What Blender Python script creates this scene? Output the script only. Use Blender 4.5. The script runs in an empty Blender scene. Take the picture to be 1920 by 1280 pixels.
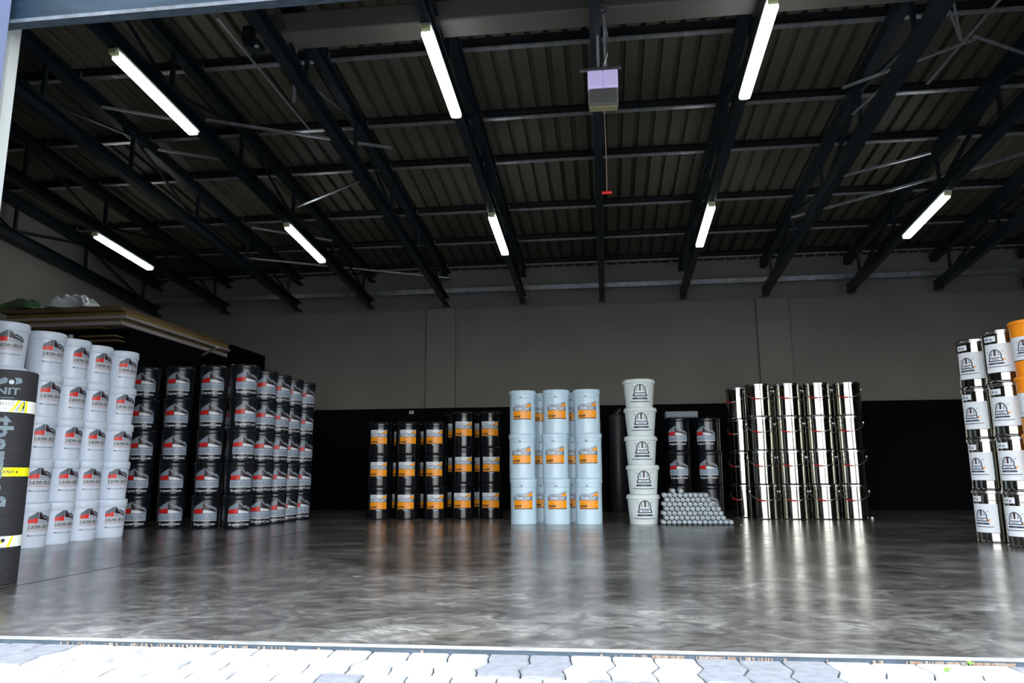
import bpy, bmesh, math, random
from mathutils import Vector, Matrix
random.seed(11)
PI = math.pi
sc = bpy.context.scene
C = sc.collection

# ------------------------------------------------------------------ camera
CAM_H, PITCH, YAW, ROLL, FPX = .53, .1767, .1228, -.0058, 1401.9
F = Vector((-math.sin(YAW)*math.cos(PITCH), math.cos(YAW)*math.cos(PITCH), math.sin(PITCH)))
R0 = Vector((math.cos(YAW), math.sin(YAW), 0)); U0 = R0.cross(F)
RT = R0*math.cos(ROLL)+U0*math.sin(ROLL); UP = -R0*math.sin(ROLL)+U0*math.cos(ROLL)
cd = bpy.data.cameras.new('camera'); cam = bpy.data.objects.new('camera', cd); C.objects.link(cam)
cd.sensor_width = 36; cd.lens = 36*FPX/1920; cd.clip_end = 200
cam.matrix_world = Matrix(((RT.x, UP.x, -F.x, 0), (RT.y, UP.y, -F.y, 0), (RT.z, UP.z, -F.z, CAM_H), (0, 0, 0, 1)))
sc.camera = cam

# ------------------------------------------------------------------ light and exposure
SKY_STRENGTH = 7.2
LAMP_STRENGTH = 13
w = bpy.data.worlds.new('world'); sc.world = w; w.use_nodes = True
nt = w.node_tree; nt.nodes.clear()
wo = nt.nodes.new('ShaderNodeOutputWorld'); bg = nt.nodes.new('ShaderNodeBackground')
tc = nt.nodes.new('ShaderNodeTexCoord'); sx = nt.nodes.new('ShaderNodeSeparateXYZ')
rp = nt.nodes.new('ShaderNodeValToRGB')
rp.color_ramp.elements[0].position = .0; rp.color_ramp.elements[0].color = (.9, .92, .90, 1)
rp.color_ramp.elements[1].position = .7; rp.color_ramp.elements[1].color = (.74, .85, 1, 1)
nt.links.new(tc.outputs['Generated'], sx.inputs[0]); nt.links.new(sx.outputs['Z'], rp.inputs[0])
nt.links.new(rp.outputs[0], bg.inputs['Color']); nt.links.new(bg.outputs[0], wo.inputs[0])
bg.inputs['Strength'].default_value = SKY_STRENGTH
sc.view_settings.view_transform = 'Standard'; sc.view_settings.look = 'None'
sc.view_settings.gamma = 1; sc.view_settings.use_curve_mapping = False
sc.view_settings.exposure = .43

# ------------------------------------------------------------------ materials
def mat(name, col, rough=.6, metal=0., noise=None, bump=0., scale=(8, 8, 8), emit=None, spec=.5, coat=0., detail=6):
    m = bpy.data.materials.new(name); m.use_nodes = True
    n = m.node_tree; b = n.nodes['Principled BSDF']
    b.inputs['Base Color'].default_value = (*col, 1); b.inputs['Roughness'].default_value = rough
    b.inputs['Metallic'].default_value = metal; b.inputs['Specular IOR Level'].default_value = spec
    b.inputs['Coat Weight'].default_value = coat
    if emit:
        b.inputs['Emission Color'].default_value = (*emit[0], 1); b.inputs['Emission Strength'].default_value = emit[1]
    if noise or bump:
        t = n.nodes.new('ShaderNodeTexCoord'); mp = n.nodes.new('ShaderNodeMapping'); mp.inputs['Scale'].default_value = scale
        nz = n.nodes.new('ShaderNodeTexNoise'); nz.inputs['Scale'].default_value = 1; nz.inputs['Detail'].default_value = detail
        n.links.new(t.outputs['Object'], mp.inputs[0]); n.links.new(mp.outputs[0], nz.inputs['Vector'])
        if noise:
            r = n.nodes.new('ShaderNodeValToRGB'); r.color_ramp.elements[0].position = .3; r.color_ramp.elements[1].position = .72
            r.color_ramp.elements[0].color = (*noise, 1); r.color_ramp.elements[1].color = (*col, 1)
            n.links.new(nz.outputs['Fac'], r.inputs[0]); n.links.new(r.outputs[0], b.inputs['Base Color'])
        if bump:
            bp = n.nodes.new('ShaderNodeBump'); bp.inputs['Strength'].default_value = bump; bp.inputs['Distance'].default_value = .01
            n.links.new(nz.outputs['Fac'], bp.inputs['Height']); n.links.new(bp.outputs[0], b.inputs['Normal'])
    return m

def floor_mat():
    m = bpy.data.materials.new('polished_concrete'); m.use_nodes = True
    n = m.node_tree; L = n.links.new; b = n.nodes['Principled BSDF']
    t = n.nodes.new('ShaderNodeTexCoord')
    def noise(s, d, dist=0., rough=.5):
        mp = n.nodes.new('ShaderNodeMapping'); mp.inputs['Scale'].default_value = s
        z = n.nodes.new('ShaderNodeTexNoise'); z.inputs['Scale'].default_value = 1; z.inputs['Detail'].default_value = d
        z.inputs['Distortion'].default_value = dist; z.inputs['Roughness'].default_value = rough
        L(t.outputs['Object'], mp.inputs[0]); L(mp.outputs[0], z.inputs['Vector']); return z.outputs['Fac']
    def ramp(f, *st):
        r = n.nodes.new('ShaderNodeValToRGB'); e = r.color_ramp.elements
        while len(e) < len(st): e.new(.5)
        for k, (p, c) in enumerate(st): e[k].position = p; e[k].color = (*c, 1)
        L(f, r.inputs[0]); return r.outputs[0]
    def mix(f, a, c, mode='MIX'):
        x = n.nodes.new('ShaderNodeMix'); x.data_type = 'RGBA'; x.blend_type = mode
        if isinstance(f, float): x.inputs[0].default_value = f
        else: L(f, x.inputs[0])
        L(a, x.inputs[6]); L(c, x.inputs[7]); return x.outputs[2]
    big = ramp(noise((1.1, 1.5, 1), 8, .8, .62), (.34, (.050, .045, .040)), (.5, (.105, .097, .087)), (.64, (.19, .178, .16)))
    fine = ramp(noise((7, 9, 1), 9, 1.3, .7), (.34, (.30, .30, .30)), (.5, (.9, .9, .9)), (.66, (1.75, 1.75, 1.7)))
    c = mix(1., big, fine, 'MULTIPLY')
    spk = ramp(noise((60, 60, 1), 3), (.70, (0, 0, 0)), (.76, (.12, .12, .115)))
    c = mix(1., c, spk, 'ADD')
    tan = ramp(noise((.9, 2.6, 1), 5, .5), (.60, (0, 0, 0)), (.72, (.10, .085, .055)))
    s = n.nodes.new('ShaderNodeSeparateXYZ'); L(t.outputs['Object'], s.inputs[0])
    mr = n.nodes.new('ShaderNodeMapRange'); mr.inputs[1].default_value = 3.0; mr.inputs[2].default_value = 2.4
    L(s.outputs['Y'], mr.inputs[0])
    zero = ramp(mr.outputs[0], (0, (0, 0, 0)), (1, (1, 1, 1)))
    c = mix(1., c, mix(1., tan, zero, 'MULTIPLY'), 'ADD')
    L(c, b.inputs['Base Color'])
    rr = n.nodes.new('ShaderNodeMapRange'); rr.inputs[3].default_value = .12; rr.inputs[4].default_value = .33
    L(noise((2.2, 3, 1), 7, .6, .6), rr.inputs[0]); L(rr.outputs[0], b.inputs['Roughness'])
    bp = n.nodes.new('ShaderNodeBump'); bp.inputs['Strength'].default_value = .12; bp.inputs['Distance'].default_value = .006
    L(noise((14, 14, 1), 6), bp.inputs['Height']); L(bp.outputs[0], b.inputs['Normal'])
    b.inputs['IOR'].default_value = 1.75
    return m

M = dict(
    floor=floor_mat(),
    wall=mat('painted_plaster', (.185, .181, .155), .85, noise=(.152, .149, .128), scale=(1.3, 1.3, 1.3), bump=.05),
    dado=mat('black_wall_paint', (.0022, .0026, .0036), .8, noise=(.0015, .002, .0028), scale=(2, 2, 2), spec=.06),
    jamb=mat('pale_render', (.36, .39, .38), .8, noise=(.30, .31, .29), scale=(5, 5, 3)),
    sheet=mat('roof_sheet', (.098, .092, .068), .6, noise=(.056, .054, .038), scale=(1.2, .8, 1), spec=.25),
    truss=mat('blue_black_steel_paint', (.010, .020, .026), .45, noise=(.004, .009, .012), scale=(6, 3, 6)),
    galv=mat('galvanised_steel', (.60, .62, .64), .38, .8, noise=(.34, .35, .37), scale=(14, 3, 14)),
    web=mat('dark_purlin_web', (.016, .018, .019), .6, noise=(.009, .010, .011), scale=(3, 3, 3), spec=.2),
    lip=mat('scuffed_steel_edge', (.05, .065, .085), .6, .0, noise=(.010, .014, .02), scale=(20, 20, 20)),
    lintel=mat('weathered_blue_steel', (.010, .026, .042), .55, .0, noise=(.003, .009, .016), scale=(3, 8, 14), bump=.15, spec=.12),
    post=mat('lavender_painted_steel', (.13, .15, .25), .5, noise=(.10, .12, .20), scale=(4, 4, 2)),
    beige=mat('beige_metal_casing', (.11, .10, .088), .6, noise=(.095, .086, .075), scale=(2, 2, 2)),
    strip=mat('dark_steel_strip', (.04, .06, .08), .6, .0, noise=(.015, .025, .035), scale=(18, 60, 20), bump=.3),
    sill=mat('worn_concrete_edge', (.32, .31, .29), .9, noise=(.17, .165, .15), scale=(9, 40, 10)),
    rust=mat('rust_and_grit', (.15, .075, .04), .95, noise=(.20, .18, .15), scale=(60, 60, 60)),
    paver_a=mat('pale_paver', (.30, .29, .285), .9, noise=(.22, .215, .21), scale=(16, 16, 16), bump=.25, detail=10),
    paver_b=mat('grey_paver', (.185, .185, .195), .9, noise=(.13, .13, .14), scale=(30, 30, 30), bump=.3, detail=10),
    paver_c=mat('white_paver', (.36, .355, .345), .9, noise=(.28, .275, .27), scale=(16, 16, 16), bump=.25, detail=10),
    grout=mat('sandy_joint', (.09, .07, .055), .95, noise=(.03, .022, .018), scale=(30, 30, 30)),
    weed=mat('weed_green', (.22, .45, .06), .7),
    wpail=mat('white_pail_plastic', (.72, .80, .93), .32, noise=(.69, .77, .90), scale=(3, 3, 3)),
    bpail=mat('black_pail_plastic', (.007, .010, .014), .30, spec=.55),
    kpail=mat('glossy_black_pail_plastic', (.004, .005, .007), .22, spec=.5),
    bluepail=mat('pale_blue_drum_plastic', (.56, .72, .83), .32),
    tub=mat('off_white_tub_plastic', (.70, .76, .76), .38),
    opail=mat('orange_pail_plastic', (.86, .27, .008), .35),
    lab_red=mat('label_red', (.62, .012, .012), .4), lab_redb=mat('label_bright_red', (.8, .02, .015), .4),
    lab_grey=mat('label_grey', (.22, .27, .33), .4), lab_lgrey=mat('label_light_grey', (.40, .45, .54), .4),
    lab_white=mat('label_white', (.72, .75, .8), .4), lab_ink=mat('label_ink', (.02, .03, .05), .45),
    lab_navy=mat('label_navy', (.015, .03, .065), .45), lab_dark=mat('label_maroon_black', (.03, .008, .012), .4),
    lab_orange=mat('label_orange', (.95, .33, .004), .35), lab_blue=mat('label_slate_blue', (.13, .20, .30), .4),
    lab_cyan=mat('label_pale_blue', (.30, .46, .66), .4), lab_brown=mat('label_brown', (.045, .018, .02), .4),
    lab_yellow=mat('label_yellow', (.85, .80, .01), .4), lab_mid=mat('label_mid_grey', (.11, .14, .18), .4),
    chrome=mat('polished_tinplate', (.36, .355, .32), .10, 1., spec=.5),
    chrome2=mat('polished_tin_ring', (.50, .51, .50), .2, 1.),
    grip=mat('red_plastic_grip', (.45, .01, .015), .4), grip_glint=mat('pale_pink_highlight', (.55, .38, .42), .4),
    foil=mat('crinkled_foil', (.80, .86, .90), .28, .35, noise=(.45, .50, .55), scale=(40, 40, 40), bump=.7),
    clip=mat('aluminium_clip', (.85, .88, .9), .25, .6),
    felt=mat('bitumen_felt', (.022, .022, .026), .7, noise=(.012, .012, .014), scale=(20, 20, 160), bump=.5),
    feltend=mat('bitumen_end', (.012, .012, .012), .9),
    print_=mat('faded_grey_print', (.20, .26, .30), .6, noise=(.12, .16, .19), scale=(10, 10, 160)),
    tape_w=mat('white_tape', (.85, .86, .80), .35), tape_y=mat('yellow_tape', (.88, .86, .01), .35),
    board=mat('plywood_edge', (.20, .13, .055), .8, noise=(.09, .055, .02), scale=(3, 3, 60)),
    board_g=mat('golden_board_edge', (.34, .22, .06), .7, noise=(.16, .10, .03), scale=(3, 3, 40)),
    board_p=mat('pale_board', (.42, .38, .36), .7, noise=(.30, .27, .25), scale=(3, 3, 40)),
    film_w=mat('white_plastic_film', (.55, .6, .6), .3), film_g=mat('green_plastic_film', (.06, .13, .06), .35),
    lampbody=mat('lamp_housing', (.55, .58, .5), .5), lampcap=mat('lamp_end_cap', (.50, .56, .28), .35),
    lamp=mat('lit_diffuser', (.9, .95, 1), .4, emit=((.93, .98, 1), LAMP_STRENGTH)),
    violet=mat('violet_lit_lens', (.6, .55, .8), .3, emit=((.68, .56, 1), .28)),
    opener=mat('grey_opener_plastic', (.17, .165, .15), .5), opener_rim=mat('tan_rim', (.36, .32, .18), .5),
    redtag=mat('red_pull_handle', (.75, .01, .01), .4, emit=None), cord=mat('pull_cord', (.35, .28, .20), .7),
    cable=mat('grey_cable', (.12, .12, .125), .6), wsw=mat('white_plastic', (.7, .72, .72), .4),
    ply_grey=mat('grey_tray_plastic', (.12, .15, .18), .5), wrap=mat('dark_membrane_wrap', (.018, .022, .028), .42, noise=(.01, .012, .016), scale=(6, 6, 2)),
)

# ------------------------------------------------------------------ helpers
def link(name, bm, mats, parent=None, smooth=None):
    me = bpy.data.meshes.new(name); bm.normal_update(); bm.to_mesh(me); bm.free()
    for m in (mats if isinstance(mats, (list, tuple)) else [mats]): me.materials.append(m)
    if smooth is not None:
        me.polygons.foreach_set('use_smooth', [True]*len(me.polygons))
        me.set_sharp_from_angle(angle=math.radians(smooth))
    o = bpy.data.objects.new(name, me); C.objects.link(o)
    if parent is not None: o.parent = parent
    return o
def tag(o, label, cat, group=None):
    o['label'] = label; o['category'] = cat
    if group: o['group'] = group
    return o
def struct(name, bm, m, smooth=None):
    o = link(name, bm, m, smooth=smooth); o['kind'] = 'structure'; return o
def thing(name, label, cat, loc=(0, 0, 0), group=None, rz=0.):
    o = bpy.data.objects.new(name, None); C.objects.link(o); o.location = loc; o.rotation_euler = (0, 0, rz)
    o.empty_display_size = .1
    return tag(o, label, cat, group)
def dup(root, loc, rz, label, group=None):
    r = root.copy(); C.objects.link(r); r.location = loc; r.rotation_euler = (0, 0, rz); r['label'] = label
    if group: r['group'] = group
    for ch in list(root.children):
        c = ch.copy(); C.objects.link(c); c.parent = r
        for g in ch.children:
            d = g.copy(); C.objects.link(d); d.parent = c
    return r
def box(bm, a, b, mi=0):
    x0, y0, z0 = a; x1, y1, z1 = b
    v = [bm.verts.new(p) for p in ((x0, y0, z0), (x1, y0, z0), (x1, y1, z0), (x0, y1, z0), (x0, y0, z1), (x1, y0, z1), (x1, y1, z1), (x0, y1, z1))]
    for q in ((3, 2, 1, 0), (4, 5, 6, 7), (0, 1, 5, 4), (1, 2, 6, 5), (2, 3, 7, 6), (3, 0, 4, 7)):
        f = bm.faces.new([v[k] for k in q]); f.material_index = mi
    return v
def B(*args):
    bm = bmesh.new()
    for a in args: box(bm, *a)
    return bm
def bevel(bm, w=.004, seg=2):
    bmesh.ops.bevel(bm, geom=list(bm.edges), offset=w, segments=seg, affect='EDGES', profile=.5); return bm
def sweep(bm, prof, p0, p1, up=(0, 0, 1), mi=0, closed=True):
    """extrude a closed 2D profile (list of (side, up)) from p0 to p1"""
    p0, p1 = Vector(p0), Vector(p1); d = (p1-p0).normalized(); s = d.cross(Vector(up)).normalized(); u = s.cross(d)
    A = [bm.verts.new(p0+s*a+u*b) for a, b in prof]; Z = [bm.verts.new(p1+s*a+u*b) for a, b in prof]
    n = len(prof)
    for k in range(n):
        f = bm.faces.new((A[k], A[(k+1) % n], Z[(k+1) % n], Z[k])); f.material_index = mi
    f = bm.faces.new(A[::-1]); f.material_index = mi; f = bm.faces.new(Z); f.material_index = mi
def rect(w, h, y0=0): return [(-w/2, y0), (w/2, y0), (w/2, y0+h), (-w/2, y0+h)]
def chan(w, h, t=.005, y0=0):   # C section open to one side
    return [(-w/2, y0), (w/2, y0), (w/2, y0+t), (-w/2+t, y0+t), (-w/2+t, y0+h-t), (w/2, y0+h-t), (w/2, y0+h), (-w/2, y0+h)]
def lip(w, h, t=.004, l=.015):
    return [(-w/2, 0), (w/2, 0), (w/2, l), (w/2-t, l), (w/2-t, t), (-w/2+t, t), (-w/2+t, h-t), (w/2-t, h-t), (w/2-t, h-l), (w/2, h-l), (w/2, h), (-w/2, h)]
def angle(a, t=.004): return [(0, 0), (a, 0), (a, t), (t, t), (t, a), (0, a)]
def lathe(bm, prof, seg=40, mi=0, cap=True, loc=(0, 0, 0)):
    rings = []
    for r, z in prof:
        rings.append([bm.verts.new((loc[0]+r*math.cos(2*PI*k/seg), loc[1]+r*math.sin(2*PI*k/seg), loc[2]+z)) for k in range(seg)])
    for a, b in zip(rings, rings[1:]):
        for k in range(seg):
            f = bm.faces.new((a[k], a[(k+1) % seg], b[(k+1) % seg], b[k])); f.material_index = mi
    if cap:
        f = bm.faces.new(rings[0][::-1]); f.material_index = mi; f = bm.faces.new(rings[-1]); f.material_index = mi
    return bm
def tube(bm, pts, r, seg=8, mi=0):
    pts = [Vector(p) for p in pts]; rings = []
    for i, p in enumerate(pts):
        d = (pts[min(i+1, len(pts)-1)]-pts[max(i-1, 0)]).normalized()
        s = d.cross(Vector((0, 0, 1)) if abs(d.z) < .9 else Vector((1, 0, 0))).normalized(); u = s.cross(d)
        rr = r[i] if isinstance(r, (list, tuple)) else r
        rings.append([bm.verts.new(p+(s*math.cos(2*PI*k/seg)+u*math.sin(2*PI*k/seg))*rr) for k in range(seg)])
    for a, b in zip(rings, rings[1:]):
        for k in range(seg):
            f = bm.faces.new((a[k], a[(k+1) % seg], b[(k+1) % seg], b[k])); f.material_index = mi
    f = bm.faces.new(rings[0][::-1]); f.material_index = mi; f = bm.faces.new(rings[-1]); f.material_index = mi
    return bm

# 2D artwork wrapped on a cylinder or a cone: layers of (polygon or text, material index)
def text_polys(s, h, font_shear=0., width=None, bold=.0):
    cu = bpy.data.curves.new('t', 'FONT'); cu.body = s; cu.size = 1; cu.resolution_u = 2; cu.offset = bold; cu.shear = font_shear
    o = bpy.data.objects.new('t', cu); C.objects.link(o)
    dg = bpy.context.evaluated_depsgraph_get(); me = o.evaluated_get(dg).to_mesh()
    vs = [v.co.copy() for v in me.vertices]; fs = [list(p.vertices) for p in me.polygons]
    o.evaluated_get(dg).to_mesh_clear(); bpy.data.objects.remove(o); bpy.data.curves.remove(cu)
    x0 = min(v.x for v in vs); x1 = max(v.x for v in vs); y0 = min(v.y for v in vs); y1 = max(v.y for v in vs)
    ky = h/(y1-y0); kx = (width/(x1-x0)) if width else ky
    return [[((vs[k].x-x0)*kx, (vs[k].y-y0)*ky) for k in f] for f in fs], (x1-x0)*kx
def art(layers, radius, z0, mats, name, parent, step=.012, rot90=False):
    """layers: list of (polys, material, level); polys list of 2D point lists; u centred at 0"""
    slots = []
    bm = bmesh.new()
    for polys, mk, lev in layers:
        if mk not in slots: slots.append(mk)
        mi = slots.index(mk)
        for p in polys:
            vs = [bm.verts.new((x, y, lev)) for x, y in p]
            try: f = bm.faces.new(vs)
            except ValueError: continue
            f.material_index = mi
    us = [v.co.x for v in bm.verts]; u0, u1 = min(us), max(us); k = u0+step
    while k < u1:
        bmesh.ops.bisect_plane(bm, geom=bm.verts[:]+bm.edges[:]+bm.faces[:], plane_co=(k, 0, 0), plane_no=(1, 0, 0)); k += step
    for v in bm.verts:
        u, y, lev = v.co; z = z0+y; r = radius(z)+.0012+.0008*lev; a = u/radius(z)
        v.co = (r*math.sin(a), -r*math.cos(a), z)
    bm.normal_update()
    for f in bm.faces:
        c = f.calc_center_median()
        if f.normal.x*c.x+f.normal.y*c.y < 0: f.normal_flip()
    return link(name, bm, [M[s] for s in slots], parent)
def sh(polys, dx, dy, k=1.): return [[(x*k+dx, y*k+dy) for x, y in p] for p in polys]

def face_cam(x, y, s=0.):     # turn the label towards the doorway, s = how far round to the right
    return math.atan2(-x, y)+math.asin(max(-.95, min(.95, s)))

# ------------------------------------------------------------------ the setting
YW = 11.69; LW, RW = -7.62, 13.6
def roof_z(y): return 4.932-.0979*y      # underside of the purlins
def chord_z(y): return 4.285-.0913*y     # underside of the bottom chord
struct('floor', B(((LW-.1, 2.4505, -.12), (RW+.1, YW+.3, 0))), M['floor'])
# control joint sawn in the slab
struct('trim_1', B(((-2.948, 2.9, .0), (-2.940, YW-.1, .0006))), M['dado'])
bm = B(((LW, YW+.08, 0), (RW, YW+.3, 3.215)), ((LW, YW+.13, 3.215), (RW, YW+.3, 4.3)))
struct('wall_back', bm, M['wall'])
struct('trim_2', B(((LW, YW, 0), (RW, YW+.078, 1.588))), M['dado'])
for n_, (a, b) in enumerate(((-2.847, -2.372), (2.375, 2.861))):
    struct('trim_%d' % (3+n_), bevel(B(((a, YW+.012, 1.59), (b, YW+.079, 3.21))), .004), M['wall'])
struct('wall_left', B(((LW-.2, 2.5, 0), (LW, YW+.3, 4.75))), M['wall'])
struct('wall_right', B(((RW, 2.5, 0), (RW+.2, YW+.3, 4.75))), M['wall'])
# front wall with the two door openings
ZL = 2.341
struct('wall_front', B(((LW-.2, 2.56, 0), (-2.42, 2.602, 4.85)), ((-2.42, 2.56, ZL+.24), (6.199, 2.66, 4.85)), ((12.6, 2.56, 3.1), (RW+.2, 2.66, 4.85)),
                       ((3.0, 2.56, 0), (3.9, 2.66, ZL+.24)), ((6.2, 2.56, 0), (12.6, 2.66, 4.85)), ((12.6, 2.56, 0), (RW+.2, 2.66, 4.4))), M['wall'])
struct('trim_5', B(((-2.419, 2.55, 0), (-2.400, 2.602, ZL+.2))), M['jamb'])
# roof sheeting: ribs run from front to back
bm = bmesh.new(); x = LW-.15; ya, yb = 2.45, YW+.4; zs = lambda y: roof_z(y)+.102; pts = []
while x < RW+.15:
    pts += [(x, 0), (x+.108, 0), (x+.116, .050), (x+.156, .050), (x+.164, 0)]; x += .1715
A_ = [bm.verts.new((px, ya, zs(ya)+h)) for px, h in pts]; Z_ = [bm.verts.new((px, yb, zs(yb)+h)) for px, h in pts]
for k in range(len(pts)-1): bm.faces.new((A_[k], A_[k+1], Z_[k+1], Z_[k]))
struct('ceiling', bm, M['sheet'])
# threshold
struct('trim_6', B(((-7, 2.4265, -.1), (13.4, 2.450, .001))), M['sill'])
struct('trim_7', B(((-7, 2.386, -.1), (13.4, 2.426, -.004)), ((-7, 2.382, -.1), (13.4, 2.386, .001))), M['strip'])
bm = bmesh.new()
for k in range(300):
    x = random.choice([random.gauss(-1.25, .25), random.gauss(.25, .12), random.gauss(1.0, .12), random.uniform(.8, 2.0)])
    s = random.uniform(.0008, .0028); y = random.uniform(2.377, 2.3815)
    box(bm, (x-s*1.6, y-s*.6, -.008), (x+s*1.6, y+s*.6, .001+s*.3))
g = struct('trim_8', bm, M['rust'])

# ground outside: interlocking zigzag pavers
bm = bmesh.new()
PX, PY = .1225, .262
def zig(t):  # sideways wander of a long joint, t in 0..1
    P = [(0, 0), (.2, -.004), (.36, -.014), (.62, .011), (.82, .002), (1, 0)]
    return P
def wav(t): return [(0, 0), (.3, .008), (.6, -.006), (1, 0)]
def inset(p, d):
    n = len(p); out = []
    for i in range(n):
        a, b, c = Vector(p[i-1]), Vector(p[i]), Vector(p[(i+1) % n])
        e1 = (b-a).normalized(); e2 = (c-b).normalized()
        n1 = Vector((-e1.y, e1.x)); n2 = Vector((-e2.y, e2.x)); m = (n1+n2)
        m = m.normalized()*d/max(.4, m.normalized().dot(n1)); out.append((b.x+m.x, b.y+m.y))
    return out
j = 0; y1 = 2.3815
while y1 > -1.2:
    y0 = y1-PY; i = -56
    offx = .5*PX*(j % 2)
    while i < 62:
        x0 = i*PX+offx; x1 = x0+PX
        z = zig(0); L_ = [(x0+b*1., y0+a*PY) for a, b in z]; R_ = [(x1+b, y0+a*PY) for a, b in z]
        W0 = [(x0+a*PX, y0+b) for a, b in wav(0)]; W1 = [(x0+a*PX, y1+b) for a, b in wav(0)]
        if j == 0: W1 = [(x0+a*PX, y1) for a, b in wav(0)]
        poly = W0+R_[1:-1]+W1[::-1]+L_[1:-1][::-1]
        o1 = inset(poly, .0022); o2 = inset(poly, .009)
        h = random.uniform(-.002, .0015)
        g1 = math.sin(i*.23+j*1.9)+.5*math.sin(i*.71+j*.6)
        mi = 1 if g1 > .75 else (2 if random.random() < .4 else 0)
        if random.random() < .08: mi = 1
        v0 = [bm.verts.new((a, b, -.05)) for a, b in o1]; v1 = [bm.verts.new((a, b, -.009+h)) for a, b in o1]
        v2 = [bm.verts.new((a, b, -.004+h)) for a, b in o2]; n = len(o1)
        for A, Bv in ((v0, v1), (v1, v2)):
            for k in range(n):
                f = bm.faces.new((A[k], A[(k+1) % n], Bv[(k+1) % n], Bv[k])); f.material_index = mi
        f = bm.faces.new(v2); f.material_index = mi
        i += 1
    y1 = y0; j += 1
struct('ground_pavers', bm, [M['paver_a'], M['paver_b'], M['paver_c']])
struct('ground_bed', B(((-30, -30, -.2), (30, 2.381, -.022))), M['grout'])
struct('ground_yard', B(((-30, -30, -.02), (30, -1.2, -.008)), ((-30, -1.2, -.02), (-7, 2.381, -.008)), ((7.7, -1.2, -.02), (30, 2.381, -.008))), M['paver_a'])
for k, (x, y) in enumerate(((1.0, 2.372), (.90, 2.29))):
    bm = bmesh.new()
    for q in range(9):
        a = random.uniform(0, 2*PI); l = random.uniform(.012, .024)
        p = Vector((x, y, -.004)); t = p+Vector((math.cos(a)*l, math.sin(a)*l*.6, random.uniform(.006, .014)))
        s = Vector((-math.sin(a), math.cos(a), 0))*.004; m_ = (p+t)/2+Vector((0, 0, .004))
        vs = [bm.verts.new(c) for c in (p, m_+s, t, m_-s)]; bm.faces.new(vs)
    tag(link('weed', bm, M['weed']), ('tiny green weed rooted in the rusty edge of the threshold strip' if k == 0 else 'tiny green weed in a paver joint a hand away from the threshold'), 'weed')

# ------------------------------------------------------------------ door frame
t = thing('lintel_beam', 'weathered blue steel lintel beam across the top left of the doorway', 'beam', (0, 2.5, ZL))
link('web', B(((-2.415, .006, .0125), (3.9, .014, .236))), M['lintel'], t)
link('flange', B(((-2.415, -.016, 0), (3.9, .027, .012))), M['strip'], t)
link('flange', B(((-2.415, -.016, .236), (3.9, .027, .25))), M['lintel'], t)
link('stiffener_lip', B(((-2.415, -.019, .0), (3.9, -.0165, .016))), M['lip'], t)
t = thing('door_post', 'lavender-grey steel post at the left side of the doorway', 'post', (-2.5, 2.4, 0))
link('post_shaft', bevel(B(((-.07, -.02, 0), (.158, .075, 2.9))), .004), M['post'], t)
link('base_plate', B(((-.05, -.05, .0), (.23, .09, .01))), M['strip'], t)

# ------------------------------------------------------------------ roof steel
TX = lambda i: .0059+1.2471*i
Y0, Y1 = 2.75, 11.60
def place_word(i):
    d = {-6: 'against the left wall', -5: 'second from left wall, over the far left lamp', -4: 'third from the left wall, no lamp under it',
         -3: 'fourth from the left wall, over two lamps', -2: 'fifth from the left wall, no lamp under it', -1: 'over two lamps, left of the pull cord',
         0: 'straight above the pull cord', 1: 'over two lamps, right of the pull cord', 2: 'second right of the pull cord, no lamp',
         3: 'third right of the pull cord, over a lamp', 4: 'fourth right of the pull cord', 5: 'rightmost, cut by the right edge of the photo'}
    return d[i]
def truss(i):
    x = TX(i); t = thing('roof_truss', 'dark steel roof truss '+place_word(i), 'roof truss', (x, YW, 0), 'parallel dark steel roof trusses')
    def P(y, z): return (0, y-YW, z)
    bm = bmesh.new(); sweep(bm, chan(.085, .135, .007), P(Y0, chord_z(Y0)), P(Y1, chord_z(Y1))); link('bottom_chord', bm, M['truss'], t)
    bm = bmesh.new(); sweep(bm, chan(.095, .12, .007), P(Y0, roof_z(Y0)-.122), P(Y1+.04, roof_z(Y1+.04)-.122)); link('top_chord', bm, M['truss'], t)
    ys = [3.0, 4.35, 5.7, 7.0, 8.35, 9.7, 11.1]
    for k, y in enumerate(ys):
        bm = bmesh.new(); sweep(bm, rect(.034, .034), P(y, chord_z(y)+.12), P(y, roof_z(y)-.12), up=(0, 1, 0)); link('web_post', bm, M['truss'], t)
    for k in range(len(ys)-1):
        a, b = (ys[k], ys[k+1]); m_ = (a+b)/2
        if k % 2 == 0: bm = bmesh.new(); sweep(bm, angle(.035), P(a+.03, chord_z(a)+.12), P(b-.03, roof_z(b)-.12)); link('web_diagonal', bm, M['truss'], t)
        else: bm = bmesh.new(); sweep(bm, angle(.035), P(a+.03, roof_z(a)-.12), P(b-.03, chord_z(b)+.12)); link('web_diagonal', bm, M['truss'], t)
    link('end_plate', B(((-.05, Y1-YW-.14, chord_z(Y1)-.012), (.05, Y1-YW+.02, chord_z(Y1)))), M['truss'], t)
for i in range(-6, 6): truss(i)
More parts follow.
